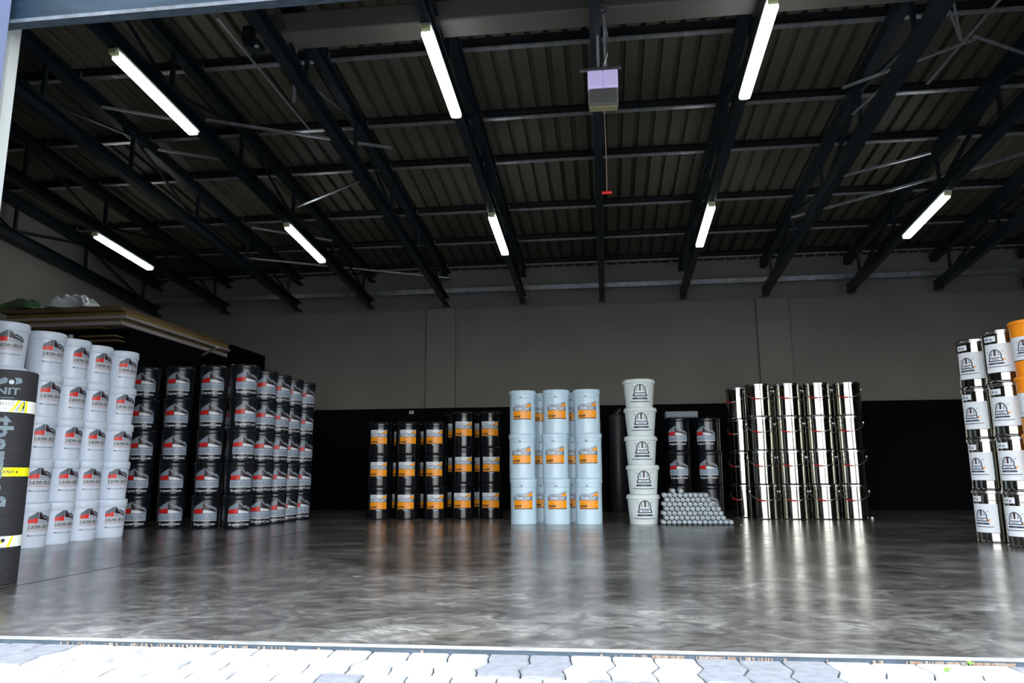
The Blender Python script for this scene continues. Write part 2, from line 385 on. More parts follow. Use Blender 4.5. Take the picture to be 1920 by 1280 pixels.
for k, y in enumerate((5.03, 6.14, 7.28, 8.2, 9.46, 10.5, 11.44)):
    lb = ['first galvanised purlin above the beige casing, nearest the doorway', 'galvanised purlin crossing just behind the near ends of the front lamps',
          'galvanised purlin at the far ends of the front lamps', 'galvanised purlin midway between front and back lamps',
          'bright galvanised purlin at the near ends of the back row lamps', 'galvanised purlin at the far ends of the back row lamps', 'last galvanised purlin along the top of the back wall'][k]
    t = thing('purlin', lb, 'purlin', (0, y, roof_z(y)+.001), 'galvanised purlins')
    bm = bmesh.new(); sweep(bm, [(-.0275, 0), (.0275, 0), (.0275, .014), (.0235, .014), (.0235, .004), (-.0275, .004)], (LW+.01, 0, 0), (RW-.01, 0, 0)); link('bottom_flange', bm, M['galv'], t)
    bm = bmesh.new(); sweep(bm, [(-.0275, .0041), (-.0235, .0041), (-.0235, .096), (.0275, .096), (.0275, .10), (-.0275, .10)], (LW+.01, 0, 0), (RW-.01, 0, 0)); link('web', bm, M['web'], t)  # web coloured much darker than the galvanised flange below it
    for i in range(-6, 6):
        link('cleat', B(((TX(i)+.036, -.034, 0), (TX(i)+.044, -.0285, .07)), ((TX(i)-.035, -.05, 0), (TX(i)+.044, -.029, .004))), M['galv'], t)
bm = bmesh.new(); sweep(bm, lip(.05, .07), (LW+.01, 11.52, chord_z(11.52)+.19), (RW-.01, 11.52, chord_z(11.52)+.19))
tag(link('eaves_runner', bm, M['galv']), 'low galvanised runner rail crossing in front of the upper back wall', 'rail')

# loose galvanised braces between the trusses (ends measured on the plane between the chords)
def on_px(px, py, off=4.60, s=.095):
    d = F+RT*((px-960)/FPX)+UP*((640-py)/FPX); tt = (off-CAM_H)/(d.z+s*d.y); return Vector((0, 0, CAM_H))+d*tt
BR = [((405, 35), (578, 243), 'long thin galvanised brace slanting down from the beige casing at left', .022),
      ((552, 72), (548, 192), 'short galvanised strut hanging near the long thin brace', .03),
      ((385, 228), (735, 281), 'galvanised brace crossing behind the dark truss right of the front left lamp', .035),
      ((190, 203), (335, 228), 'dim brace left of the front left lamp', .03),
      ((296, 283), (430, 304), 'dim brace below the front left lamp end', .03),
      ((548, 394), (690, 336), 'dark brace with bright tip above the back left lamp', .035),
      ((455, 485), (842, 523), 'long galvanised brace passing under the far end of the back left lamp', .03),
      ((472, 429), (622, 453), 'dim brace beside the near end of the back left lamp', .03),
      ((1484, 411), (1778, 329), 'long bright brace running up to the far right lamp', .035),
      ((1812, 323), (1960, 279), 'bright brace right of the far right lamp, cut by the photo edge', .035),
      ((1568, 336), (1746, 289), 'dim brace above the long bright brace', .03),
      ((1742, 158), (1895, -20), 'long slanting brace at the top right corner', .03),
      ((1765, -10), (1799, 78), 'left leg of the small V brace at the top right', .02),
      ((1782, -10), (1800, 78), 'right leg of the small V brace at the top right', .02),
      ((1580, 168), (1830, 76), 'brace crossing under the V brace', .03),
      ((1822, 70), (1990, 128), 'teal tinted brace at the right edge', .035),
      ((1600, 216), (1682, 143), 'short brace beside the truss right of the front right lamp', .03)]
for a, b, lb, wd in BR:
    pa, pb = on_px(*a), on_px(*b)
    bm = bmesh.new(); sweep(bm, angle(wd, .004), pa, pb); tag(link('roof_brace', bm, M['galv']), lb, 'brace', 'galvanised roof braces')

# ------------------------------------------------------------------ beige casing, opener, pull cord
t = thing('shutter_casing', 'long beige metal casing under the roof behind the lintel', 'casing', (0, 5.2, 4.02))
link('casing_body', bevel(B(((-2.72, 0, 0), (6.5, .24, .19))), .02, 3), M['beige'], t)
link('end_bracket', B(((-2.84, .03, -.03), (-2.725, .2, .12)), ((-2.80, .0, -.08), (-2.75, .05, -.03))), M['truss'], t)
bm = bmesh.new(); lathe(bm, [(.012, 0), (.018, .01), (.012, .02)], 12, loc=(-2.70, .02, -.09)); link('bolt', bm, M['galv'], t)
OX, OY, OZ = .052, 5.1, 3.17
t = thing('door_opener', 'grey hanging opener unit with violet lit window, red-handled pull cord below', 'door opener', (OX, OY, OZ))
link('housing', bevel(B(((-.108, 0, .01), (.108, .09, .145))), .016, 3), M['opener'], t)
link('lens', bevel(B(((-.11, -.006, .146), (-.002, .084, .285)), ((.002, -.006, .146), (.11, .084, .285))), .012, 3), M['violet'], t)
link('bottom_rim', bevel(B(((-.103, .005, -.002), (.103, .085, .0095))), .006), M['opener_rim'], t)
link('top_plate', B(((-.09, .01, .2855), (.09, .126, .294))), M['galv'], t)
bm = bmesh.new(); sweep(bm, angle(.03), (-.17, .1, .33), (.14, .1, .335)); link('hanger_bar', bm, M['galv'], t)
for s in (-.03, .024):
    link('hanger_strap', B(((s-.011, .12, .294), (s+.011, .126, .846))), M['clip'], t)
bm = bmesh.new(); tube(bm, [(0, .06, .294), (.01, .05, .36), (.035, .04, .43), (.03, .06, .52), (.045, .08, .6), (.03, .06, .7), (.01, .03, .76), (0, .02, .79)], .007); link('cable', bm, M['galv'], t)
bm = bmesh.new()
for k in range(3): tube(bm, [(.045*math.cos(a*.7)*1, .03+.01*k,   .79+.045*math.sin(a*.7)+.012*k) for a in range(10)], .009)
link('cable_coil', bm, M['cable'], t)
t = thing('pull_cord', 'thin pull cord with a bright red T handle hanging below the opener', 'cord', (OX+.006, OY+.04, 2.5))
bm = bmesh.new(); tube(bm, [(0, 0, .03), (.002, 0, .3), (-.001, 0, .666)], .0035, 6); link('string', bm, M['cord'], t)
bm = bmesh.new(); tube(bm, [(-.036, 0, .02), (.036, 0, .02)], .012, 10); link('handle', bm, M['redtag'], t)

# ------------------------------------------------------------------ lamps
LF, LB = (4.967, 6.126), (8.237, 9.4465)
def lamp_proto():
    t = thing('batten_light', '', 'ceiling light'); L = 1.14
    link('diffuser', bevel(B(((-.047, 0, -.034), (.047, L, .012))), .016, 3), M['lamp'], t, 40)
    link('housing', B(((-.04, -.05, .0125), (.04, L+.03, .03))), M['lampbody'], t)
    link('end_cap', bevel(B(((-.034, -.062, -.022), (.034, -.012, .012))), .008), M['lampcap'], t)
    link('end_cap', bevel(B(((-.034, L+.003, -.02), (.034, L+.03, .012))), .006), M['lampcap'], t)
    return t
lp = lamp_proto(); first = True
LAMPS = [(-3, LF, 'lit strip lamp at the front left, longest one left of the beige casing end'), (-1, LF, 'lit strip lamp in the front row, just left of the opener unit'),
         (1, LF, 'lit strip lamp in the front row, right of the opener unit'), (-5, LB, 'lit strip lamp farthest left, in the back row above the stacked boards'),
         (-3, LB, 'lit strip lamp in the back row, second from the left'), (-1, LB, 'lit strip lamp in the back row, nearest left of the red pull handle'),
         (1, LB, 'lit strip lamp in the back row, nearest right of the red pull handle'), (3, LB, 'lit strip lamp farthest right, in the back row')]
for i, (ya, yb), lb in LAMPS:
    loc = (TX(i), ya+.01, chord_z(ya+.01)-.031)
    if first: o = lp; o.location = loc; o['label'] = lb; o['group'] = 'strip lamps under the trusses'; first = False
    else: o = dup(lp, loc, 0, lb, 'strip lamps under the trusses')
    o.rotation_euler = (-math.atan(.0913), 0, 0)

# ------------------------------------------------------------------ black store box in the left corner and what lies on it
BXR = -5.58
t = thing('store_box', 'large matt black walled store box in the back left corner', 'store', (BXR, YW, 0))
link('side_panel', B(((-.06, 8.1-YW, 0), (0, 10.56-YW, 2.27)), ((-.06, 10.56-YW, 0), (0, -.002, 2.50))), M['dado'], t)
link('front_panel', B(((LW-BXR+.005, 8.1-YW, 0), (-.062, 8.16-YW, 2.27))), M['dado'], t)
link('deck', B(((LW-BXR+.005, 8.17-YW, 2.2), (-.062, -.002, 2.27))), M['dado'], t)
zz = 2.272; bl = ['lowest', 'second', 'third', 'fourth', 'fifth', 'sixth', 'topmost']
for k in range(7):
    th = [.022, .045, .04, .035, .05, .03, .045][k]; dx = [-.30, -.02, -.05, .0, -.03, -.04, -.12][k]; dy = random.uniform(-.05, .05)
    a = (LW+.35+.1*(k % 3), 8.03+dy-.03*(k % 2), zz); b = (BXR+dx, 10.5+dy, zz+th)
    tag(link('timber_board', bevel(B((a, b)), .003, 1), M['board_p'] if k in (1, 3) else M['board_g'] if k == 4 else M['board']), 'wide board in the pile on the black store box, %s of seven' % bl[k], 'board', 'boards stacked on the store box'); zz += th+.0012
for k, z in enumerate((2.10, 2.155)):
    t = thing('shelf_board', ['lower thin brown board jutting from the front of the black store box', 'upper thin brown board jutting from the front of the black store box'][k], 'board', (-6.0, 8.1, z), 'thin boards on the store box front')
    link('board', bevel(B(((-.1+.04*k-.05, -.14, 0), (.38-.03*k, -.002, .016))), .002, 1), M['board'], t)
    link('edge_strip', B(((-.1+.04*k-.05, -.146, 0), (.38-.03*k, -.1405, .018))), M['board'], t)
# crumpled plastic
def crumple(c, sz, m_, lb, seed):
    """a loose heap of folded film"""
    rnd = random.Random(seed); bm = bmesh.new(); nx, ny = 70, 26; rows = []
    W_ = [(rnd.uniform(2, 8), rnd.uniform(-9, 9), rnd.uniform(0, 6), rnd.uniform(.3, 1)) for _ in range(7)]
    for j_ in range(ny+1):
        row = []
        for i_ in range(nx+1):
            u = i_/nx*2-1; v = j_/ny*2-1
            e = max(0, 1-abs(u)**2.2)*max(0, 1-abs(v)**2)
            f = sum(a*abs(math.sin(fx*u+fy*v+p)) for fx, fy, p, a in W_)/4
            row.append(bm.verts.new((c[0]+u*sz[0]*(1+.12*math.sin(5*v+seed)), c[1]+v*sz[1]*(1+.35*math.sin(3.3*u+seed*2)), c[2]+sz[2]*e**.6*(.25+f*.6))))
        rows.append(row)
    for a, b in zip(rows, rows[1:]):
        for k in range(nx): bm.faces.new((a[k], a[k+1], b[k+1], b[k]))
    r_ = bmesh.ops.extrude_face_region(bm, geom=bm.faces[:]); 
    for v in r_['geom']:
        if isinstance(v, bmesh.types.BMVert): v.co.z = c[2]-.002
    return tag(link('plastic_sheeting', bm, m_, smooth=30), lb, 'plastic sheeting')
bt = zz
crumple((-7.09, 8.20, bt+.001), (.30, .16, .20), M['film_g'], 'crumpled green plastic sheeting on the board pile at the far left', 3)
crumple((-6.40, 8.20, bt+.001), (.26, .16, .24), M['film_w'], 'crumpled white plastic film at the right end of the green sheeting', 5)
crumple((-7.0, 8.62, bt+.001), (.30, .12, .34), M['film_w'], 'white plastic film at the very left, behind the green sheeting', 9)
t = thing('glint_bar', 'small pale bar standing in for a glint on the black store box side', 'glint', (BXR, 9.7, 2.2))
bm = bmesh.new(); tube(bm, [(.02, .0, 0), (.03, .28, .13), (.03, .36, .165)], [.014, .016, .016]); link('glint_streak', bm, M['galv'], t)  # pale bar and tip stand in for a glint on the side panel
bm = bmesh.new(); lathe(bm, [(.0, .0), (.024, .004), (.027, .02), (.02, .036), (0, .04)], 12, cap=False, loc=(.03, .37, .15)); link('glint_tip', bm, M['wsw'], t)
t = thing('sensor', 'small white round sensor on the front of the black store box', 'sensor', (-6.32, 8.1, 2.19))
bm = bmesh.new(); tube(bm, [(0, -.001, .0), (0, -.03, 0), (0, -.045, 0)], [.026, .026, .016], 14); link('sensor_dome', bm, M['wsw'], t)
link('mount_plate', B(((-.03, -.012, -.03), (.03, 0, .03))), M['cable'], t)
t = thing('wall_socket', 'small white socket on the black part of the back wall behind the dark drums', 'socket', (-3.07, YW, 1.50))
link('faceplate', bevel(B(((-.035, -.014, 0), (.035, -.0005, .05))), .004), M['wsw'], t)
link('switch', B(((-.014, -.02, .012), (.014, -.0142, .036))), M['cable'], t)

# ------------------------------------------------------------------ pails
ORD = ['bottom', 'second', 'third', 'fourth', 'top']
ORD4 = ['bottom', 'second', 'third', 'top']; ORD3 = ['bottom', 'middle', 'top']
def logo_layers(Wd, dark):
    """house logo with wavy roof; dark = printed on a black pail"""
    k = Wd; vs = .80 if dark else .84; S = lambda p: [[(x*k-Wd/2, y*k*vs) for x, y in q] for q in p]
    lay = []
    roofL = [(.03, .68), (.38, .96), (.385, .63), (.01, .55)]
    red = [(.01, .545), (.372, .63), (.372, .385), (.01, .385)]
    gab = [(.40, .90), (.44, .84), (.60, .64), (.80, .54), (.97, .44), (.97, .40), (.82, .47), (.62, .525), (.40, .57)]
    r1 = [(.38, .965), (.415, .95), (.60, .73), (.66, .77), (.72, .74), (.68, .64), (.60, .65), (.44, .84), (.40, .905)]
    r2 = [(.72, .74), (.78, .68), (.84, .69), (.90, .64), (.97, .54), (1.0, .44), (.97, .44), (.88, .52), (.80, .56), (.68, .64)]
    win = [(.395, .555), (.60, .515), (.80, .46), (.80, .385), (.395, .385)]
    r3 = [(.80, .47), (.97, .42), (.985, .385), (.80, .385)]
    lay.append((S([roofL]), 'lab_grey' if dark else 'lab_mid', 1)); lay.append((S([red]), 'lab_red' if dark else 'lab_redb', 1))
    lay.append((S([gab]), 'lab_dark', 1))
    lay.append((S([r1, r2]), 'lab_grey' if dark else 'lab_mid', 1.5)); lay.append((S([win]), 'lab_white' if dark else 'lab_lgrey', 1.3))
    lay.append((S([r3]), 'lab_lgrey' if dark else 'lab_grey', 1.2))
    lay.append((S([[(0, .045), (.985, .045), (.985, .37), (0, .37)]]), 'lab_lgrey' if dark else 'lab_white', 1))
    if dark: lay.append((S([[(0, 0), (.97, 0), (.985, .035), (0, .035)]]), 'lab_white', 1))
    else: lay.append((S([[(0, .0), (.97, 0), (.97, .018), (0, .018)]]), 'lab_red', 1))
    tp, tw = text_polys('D.BONN GROUP', .17*k*vs, width=.92*k, bold=.02 if dark else .035)
    lay.append((sh(tp, -.46*k, .12*k*vs), 'lab_blue' if dark else 'lab_ink', 2))
    for q in (.335, .075): lay.append((S([[(.02, q), (.97, q), (.97, q+.02), (.02, q+.02)]]), 'lab_mid', 1.6))
    tp, tw = text_polys('SuperCoat' if dark else 'Masonry-plaster', (.16 if dark else .10)*k*vs, width=.88*k, bold=.02 if dark else .005)
    lay.append((sh(tp, -.46*k, (-.24 if dark else -.26)*k*vs), 'lab_white' if dark else 'lab_ink', 1))
    return lay
def pail(name, H, rb, rt, rl, body, lidm, Wd, z0, dark, lidh=.062):
    t = thing(name, '', 'pail')
    rad = lambda z: rb+(rt-rb)*z/(H-lidh)
    bm = bmesh.new(); hb = H-lidh
    lathe(bm, [(rb-.012, 0), (rb-.003, .0), (rb, .006), (rad(.02), .02), (rad(hb*.5), hb*.5), (rad(hb*.9), hb*.90), (rt, hb)], 44); link('body', bm, body, t, 35)
    bm = bmesh.new()
    lathe(bm, [(rt-.004, hb+.0005), (rl-.003, hb+.0005), (rl, hb+.005), (rl, H-.018), (rl-.002, H-.007), (rl-.008, H-.001), (rl-.018, H-.003), (rl-.022, H-.012), (.0, H-.012)], 44, cap=False); link('lid', bm, lidm, t, 35)
    art(logo_layers(Wd, dark), rad, z0, M, 'label', t)
    return t
def stack(proto, pts, n, H, lab, group, rots, jit=.006, order=ORD, seedx=1):
    rnd = random.Random(seedx)
    for (x, y, w_), s in zip(pts, rots):
        for k in range(n):
            loc = (x+rnd.uniform(-jit, jit), y+rnd.uniform(-jit, jit), k*H+.0005*(k > 0)); rz = face_cam(x, y, s+rnd.uniform(-.07, .07))
            lb = lab % (order[k], w_)
            if proto.get('used'): dup(proto, loc, rz, lb, group)
            else: proto['used'] = 1; proto.location = loc; proto.rotation_euler = (0, 0, rz); proto['label'] = lb; proto['group'] = group
HW = .337
pw = pail('white_pail', HW, .130, .141, .149, M['wpail'], M['wpail'], .190, .125, False, .068)
stack(pw, [(-4.50, 5.08, 'in the nearest white stack behind the felt roll'), (-4.50, 5.48, 'in the second white stack from the felt roll'), (-4.52, 5.80, 'in the middle one of the five white stacks'),
           (-4.54, 6.13, 'in the fourth white stack from the felt roll'), (-4.50, 6.45, 'in the stack next to black pails')], 5, HW,
      'white pail with red roof logo, %s %s', 'white pails stacked at the left', [.2, .60, .66, .62, .52], seedx=2)
HK = .343
pk = pail('black_pail', HK, .134, .144, .150, M['bpail'], M['bpail'], .262, .076, True, .05)
front = [(-5.02, 7.66, 'leftmost stack, beside the white pails'), (-4.63, 7.66, 'second stack from the white pails'), (-4.23, 7.66, 'third stack from the white pails'), (-3.86, 7.62, 'corner stack at front right'),
         (-3.86, 8.10, 'stack directly behind the corner stack'), (-3.86, 8.48, 'second stack behind the corner stack'), (-3.88, 8.88, 'third stack behind the corner stack'), (-3.86, 9.24, 'farthest stack behind the corner stack')]
stack(pk, front, 5, HK, 'black pail with house logo, %s, %s', 'black pails stacked at the left', [-.10, -.06, -.04, .36, .42, .45, .4, .42], seedx=4)
stack(pk, [(-4.28, 8.02, 'glimpsed through the gap left of the corner stack')], 5, HK, 'black pail, %s %s', 'black pails stacked at the left', [.9], seedx=5)

# dark drums with orange labels
def orange_layers(Wd, Hh, blue):
    X = lambda a, b, c, d: [[(a*Wd-Wd/2, b*Hh), (c*Wd-Wd/2, b*Hh), (c*Wd-Wd/2, d*Hh), (a*Wd-Wd/2, d*Hh)]]
    P = lambda *q: [[(x*Wd-Wd/2, y*Hh) for x, y in q]]
    lay = [(X(0, .70, 1, 1) if not blue else P((0, .76), (.55, .76), (1, 1.0), (1, 1.02), (0, .80)), 'lab_white' if not blue else 'lab_lgrey', 1),
           (P((.62, .75), (1, .75), (1, .97), (.82, .90)), 'lab_orange', 1.5),
           (P((.70, .885), (1, 1.02), (1, 1.05), (.80, .98)), 'lab_mid', 1.6),
           (X(-.03, .50, 1, .76), 'lab_blue', 1.2), (X(0, .0, 1, .50), 'lab_orange', 1), (P((.02, .10), (.38, .10), (.42, .22), (.02, .20)), 'lab_ink', 1.6),
           (X(0, -.02, 1, .03), 'lab_brown', 1.2)]
    tp, tw = text_polys('TERMICOAT', .20*Hh, width=.86*Wd, bold=.03); lay.append((sh(tp, -.46*Wd, .53*Hh), 'lab_white', 2))
    tp, tw = text_polys('WATERPROOF', .05*Hh, width=.3*Wd); lay.append((sh(tp, -.46*Wd, .13*Hh), 'lab_orange', 2))
    tp, tw = text_polys('SUPER', .09*Hh, width=.3*Wd); lay.append((sh(tp, -.42*Wd, .82*Hh), 'lab_grey', 2))
    if not blue:
        lay.append(([[(.10*Wd*math.cos(a)*1.4, -.04*Hh+.07*Hh*math.sin(a)) for a in [q*PI/8 for q in range(16)]]], 'lab_cyan', .8))
    return lay
def drum(name, H, r, body, Wd, Hh, z0, blue, ribs):
    t = thing(name, '', 'drum')
    prof = [(r-.014, 0), (r-.006, 0), (r-.004, .008), (r-.004, .02)]
    bm = bmesh.new()
    for z in ribs: prof += [(r-.004, z-.02), (r-.004, z-.006), (r, z-.002), (r, z+.002), (r-.004, z+.006), (r-.004, z+.015)]
    prof += [(r-.003, H-.05)]
    lathe(bm, prof, 44); link('body', bm, body, t, 35)
    bm = bmesh.new(); lathe(bm, [(r-.003, H-.0495), (r+.003, H-.0495), (r+.004, H-.045), (r+.004, H-.01), (r, H-.002), (r-.01, H-.001), (r-.016, H-.008), (0, H-.008)], 44, cap=False); link('lid', bm, body, t, 35)
    art(orange_layers(Wd, Hh, blue), lambda z: r-.001, z0, M, 'label', t)
    if blue:
        tp, tw = text_polys('CE', .018, width=.03, bold=.03); art([(sh(tp, -.035, 0), 'lab_ink', 1)], lambda z: r-.001, z0+Hh+.055, M, 'maker_mark', t)
    return t
do = thing; HD = .40
ps = drum('black_drum', HD, .150, M['kpail'], .215, .178, .12, False, [.33])
stack(ps, [(-2.85, 9.32, 'in the leftmost drum stack'), (-2.501, 9.37, 'in the second drum stack from the left'), (-2.152, 9.42, 'in the third drum stack from the left')], 3, HD,
      'black drum with orange and grey label, %s %s', 'black drums with orange labels', [.0, -.02, -.03], order=ORD3, seedx=7, jit=.01)
stack(ps, [(-2.68, 9.72, 'behind first and second drum stacks'), (-2.32, 9.76, 'behind second and third drum stacks')], 3, HD,
      'black drum with orange label, %s %s', 'black drums with orange labels', [.0, .0], order=ORD3, seedx=8, jit=.004)
HT = .442
pt = drum('black_drum', HT, .150, M['kpail'], .225, .185, .13, False, [.37])
stack(pt, [(-1.803, 9.47, 'in the left taller stack'), (-1.454, 9.52, 'in the stack beside the pale blue drums')], 3, HT,
      'tall black drum with orange label, %s %s', 'black drums with orange labels', [.0, -.02], order=ORD3, seedx=9)
stack(pt, [(-1.98, 9.83, 'hidden behind third and fourth drum stacks'), (-1.64, 9.87, 'hidden between the two taller stacks')], 3, HT,
      'tall black drum, %s %s', 'black drums with orange labels', [.1, .1], order=ORD3, seedx=10, jit=.004)
HB = .49
pb = drum('pale_blue_drum', HB, .148, M['bluepail'], .215, .18, .165, True, [.40])
stack(pb, [(-.925, 8.47, 'in the left pale stack'), (-.555, 8.47, 'in the centre pale stack'), (-.19, 8.47, 'in the right pale stack')], 3, HB,
      'pale blue drum with orange label, %s %s', 'pale blue drums', [-.05, .02, .03], order=ORD3, seedx=12, jit=.012)
stack(pb, [(-.745, 8.83, 'behind left and centre stacks'), (-.37, 8.83, 'behind centre and right stacks')], 3, HB,
      'pale blue drum, %s %s', 'pale blue drums', [0, 0], order=ORD3, seedx=13, jit=.004)

# tower emblem
def emblem(Wd, navy='lab_navy', mid='lab_grey'):
    k = Wd; lay = []
    def arc(cx, cy, rx, ry, a0, a1, th, n=14):
        o = [(cx+rx*math.cos(a0+(a1-a0)*q/n), cy+ry*math.sin(a0+(a1-a0)*q/n)) for q in range(n+1)]
        i_ = [(cx+(rx-th)*math.cos(a0+(a1-a0)*q/n), cy+(ry-th)*math.sin(a0+(a1-a0)*q/n)) for q in range(n+1)]
        return [[o[q], o[q+1], i_[q+1], i_[q]] for q in range(n)]
    dome = arc(0, .40, .26, .30, 0, PI, .045)
    lay.append((sh(dome, 0, 0, k), navy, 1))
    lay.append((sh([[(-.26, .36), (-.20, .36), (-.215, .42), (-.26, .42)], [(.20, .36), (.26, .36), (.26, .42), (.215, .42)]], 0, 0, k), navy, 1))
    lay.append((sh([[(-.05, .42), (.05, .42), (.035, .52), (.05, .62), (.0, .69), (-.05, .62), (-.035, .52)]], 0, 0, k), 'lab_brown' , 1.2))
    lay.append((sh([[(-.17, .42), (-.11, .42), (-.11, .60), (-.17, .52)], [(.11, .42), (.17, .42), (.17, .52), (.11, .60)]], 0, 0, k), mid, 1.1))
    lay.append((sh([[(-.36, .66), (-.27, .62), (-.27, .56)], [(.36, .66), (.27, .62), (.27, .56)]], 0, 0, k), mid, 1))
    lay.append((sh([[(-.25, .35), (.25, .35), (.31, .22), (.29, .18), (-.29, .18), (-.31, .22)]], 0, 0, k), navy, 1.2))
    lay.append((sh([[(-.21, .315), (.21, .315), (.25, .225), (-.25, .225)]], 0, 0, k), 'lab_white', 1.6))
    lay.append((sh([[(-.14, .25), (.14, .25), (.13, .29), (-.13, .29)]], 0, 0, k), mid, 2))
    lay.append((sh([[(-.34, .075), (-.30, .13), (.30, .13), (.34, .075), (.30, .055), (-.30, .055)]], 0, 0, k), navy, 1))
    lay.append((sh([[(-.13, .085), (.10, .085), (.10, .10), (-.13, .10)]], 0, 0, k), mid, 1.5))
    lay.append((sh([[(-.5, -.02), (-.48, -.045), (-.2, -.06), (.2, -.06), (.48, -.045), (.5, -.02), (.2, -.03), (-.2, -.03)]], 0, 0, k), navy, 1))
    return lay
# white tubs
HT5 = .315
tb = thing('white_tub', '', 'tub')
rad = lambda z: .148+(.172-.148)*z/(HT5-.04)
bm = bmesh.new(); lathe(bm, [(.136, 0), (.145, 0), (.148, .006), (rad(.14), .14), (.171, HT5-.05)], 44); link('body', bm, M['tub'], tb, 35)
bm = bmesh.new(); lathe(bm, [(.171, HT5-.0495), (.183, HT5-.049), (.186, HT5-.044), (.180, HT5-.02), (.176, HT5-.006), (.168, HT5-.001), (.155, HT5-.003), (.15, HT5-.012), (0, HT5-.012)], 44, cap=False); link('lid', bm, M['tub'], tb, 35)
art(emblem(.262), rad, .072, M, 'label', tb)
for k in range(5):
    loc = (.39+.006*[0, 1, -.4, .5, -.6][k], 8.50+.004*k, k*HT5+.0005*(k > 0)); rz = face_cam(.39, 8.5, .12)+.05*[0, -1, -.6, -1.2, -.8][k]; lb = 'white tub with navy dome emblem, %s of the single stack of five' % ORD[k]
    if k == 0: tb.location = loc; tb.rotation_euler = (0, 0, rz); tb['label'] = lb; tb['group'] = 'stacked white tubs'
    else: dup(tb, loc, rz, lb, 'stacked white tubs')

# two stacks of black pails behind the tubs
pz = pail('black_pail', .40, .145, .150, .154, M['kpail'], M['kpail'], .24, .115, True, .05)
stack(pz, [(.88, 9.35, 'in the stack behind the white tubs'), (1.235, 9.38, 'in the stack behind the foil tubes')], 3, .40,
      'black pail with red and white logo, %s %s', 'black pails behind the tubs', [-.10, -.12], order=ORD3, seedx=21)
t = thing('plastic_tray', 'flat slate grey tray lying on the black pail stack behind the tubs', 'tray', (.90, 9.35, 1.2015))
link('tray_base', bevel(B(((-.17, -.13, 0), (.21, .15, .012))), .003), M['ply_grey'], t)
link('rim', bevel(B(((-.17, -.13, .0125), (.21, -.115, .075)), ((-.17, .135, .0125), (.21, .15, .075)), ((-.17, -.1145, .0125), (-.155, .1345, .075)), ((.195, -.1145, .0125), (.21, .1345, .075))), .003), M['ply_grey'], t)
# dark wrapped rolls standing at the back wall
for k, (x, y, h, r) in enumerate(((.17, 11.2, 1.40, .125), (-.16, 11.25, 1.32, .12), (.44, 11.28, 1.30, .12))):
    t = thing('wrapped_roll', ['dark wrapped roll standing at the back wall between pale drums and tubs', 'dark wrapped roll at the back wall half hidden by the pale drums', 'dark wrapped roll at the back wall half hidden by the tubs'][k], 'roll', (x, y, 0), 'dark rolls at the back wall')
    bm = bmesh.new(); lathe(bm, [(r*.92, 0), (r, .02), (r*.98, h*.5), (r, h-.06), (r*.93, h-.012), (r*.6, h)], 28); link('wrapping', bm, M['wrap'], t, 40)
    bm = bmesh.new(); tube(bm, [(0, 0, h), (.03, -.02, h+.04), (.05, -.01, h+.07)], [.05, .03, .045], 10); link('twisted_end', bm, M['wrap'], t, 40)

# ------------------------------------------------------------------ pile of foil tubes
def foil_tube():
    t = thing('foil_tube', '', 'foil tube', group='pile of silver foil tubes')
    bm = bmesh.new(); seg = 16; R_ = .0255
    prof = [(.005, -.020), (.009, -.016), (.016, -.009), (.022, .002), (R_, .016), (R_, .26), (R_-.003, .272), (.012, .282), (.007, .290)]
    rings = []
    for r, y in prof:
        rings.append([bm.verts.new((r*math.cos(2*PI*k/seg)*(1+.05*math.sin(k*3.1+y*90)*(r < .024)), y, r*math.sin(2*PI*k/seg)*(1+.05*math.cos(k*2.3)*(r < .024)))) for k in range(seg)])
    for a, b in zip(rings, rings[1:]):
        for k in range(seg): bm.faces.new((a[k], b[k], b[(k+1) % seg], a[(k+1) % seg]))
    bm.faces.new(rings[0]); bm.faces.new(rings[-1][::-1])
    link('foil_skin', bm, M['foil'], t, 50)
    bm = bmesh.new(); tube(bm, [(-.006, -.0212, 0), (.006, -.0212, 0)], .003, 6); link('end_clip', bm, M['clip'], t)
    return t
fp = foil_tube(); rnd = random.Random(5); D = .0535; cnt = 0; firstf = True
for row in range(7):
    z = .0262+row*D*.876; x0 = .592+.0035*row+(D/2 if row % 2 else 0); xr = 1.30-.039*row-(.02 if row == 4 else 0)
    x = x0; c = 0
    while x <= xr:
        yy = 8.27+rnd.uniform(-.004, .008); loc = (x, yy, z); rz = rnd.uniform(-.004, .004)
        lb = 'silver foil tube lying end-on in the sloping pile beside the white tubs'
        if firstf: o = fp; o.location = loc; o['label'] = lb; firstf = False
        else: o = dup(fp, loc, rz, lb, 'pile of silver foil tubes')
        o.rotation_euler = (0, rnd.uniform(0, 6.28), rz)
        x += D; c += 1; cnt += 1
for x in (.70, .73+D, ):
    o = dup(fp, (x+.0, 8.275, .0262+7*D*.876), 0, 'silver foil tube lying end-on in the sloping pile beside the white tubs', 'pile of silver foil tubes')
for k, (x, y, lb) in enumerate(((1.375, 8.22, 'tiny pale pebble on the floor beside the foil tube pile'), (3.03, 9.30, 'small white plug on the floor right of the shiny tins'))):
    bm = bmesh.new(); r = (.006, .017)[k]; lathe(bm, [(r*.5, 0), (r, r*.5), (r*.9, r*1.3), (r*.3, r*1.9)], 12, loc=(x, y, 0)); tag(link('pebble' if k == 0 else 'plug', bm, M['wsw'], smooth=60), lb, 'pebble' if k == 0 else 'plug')

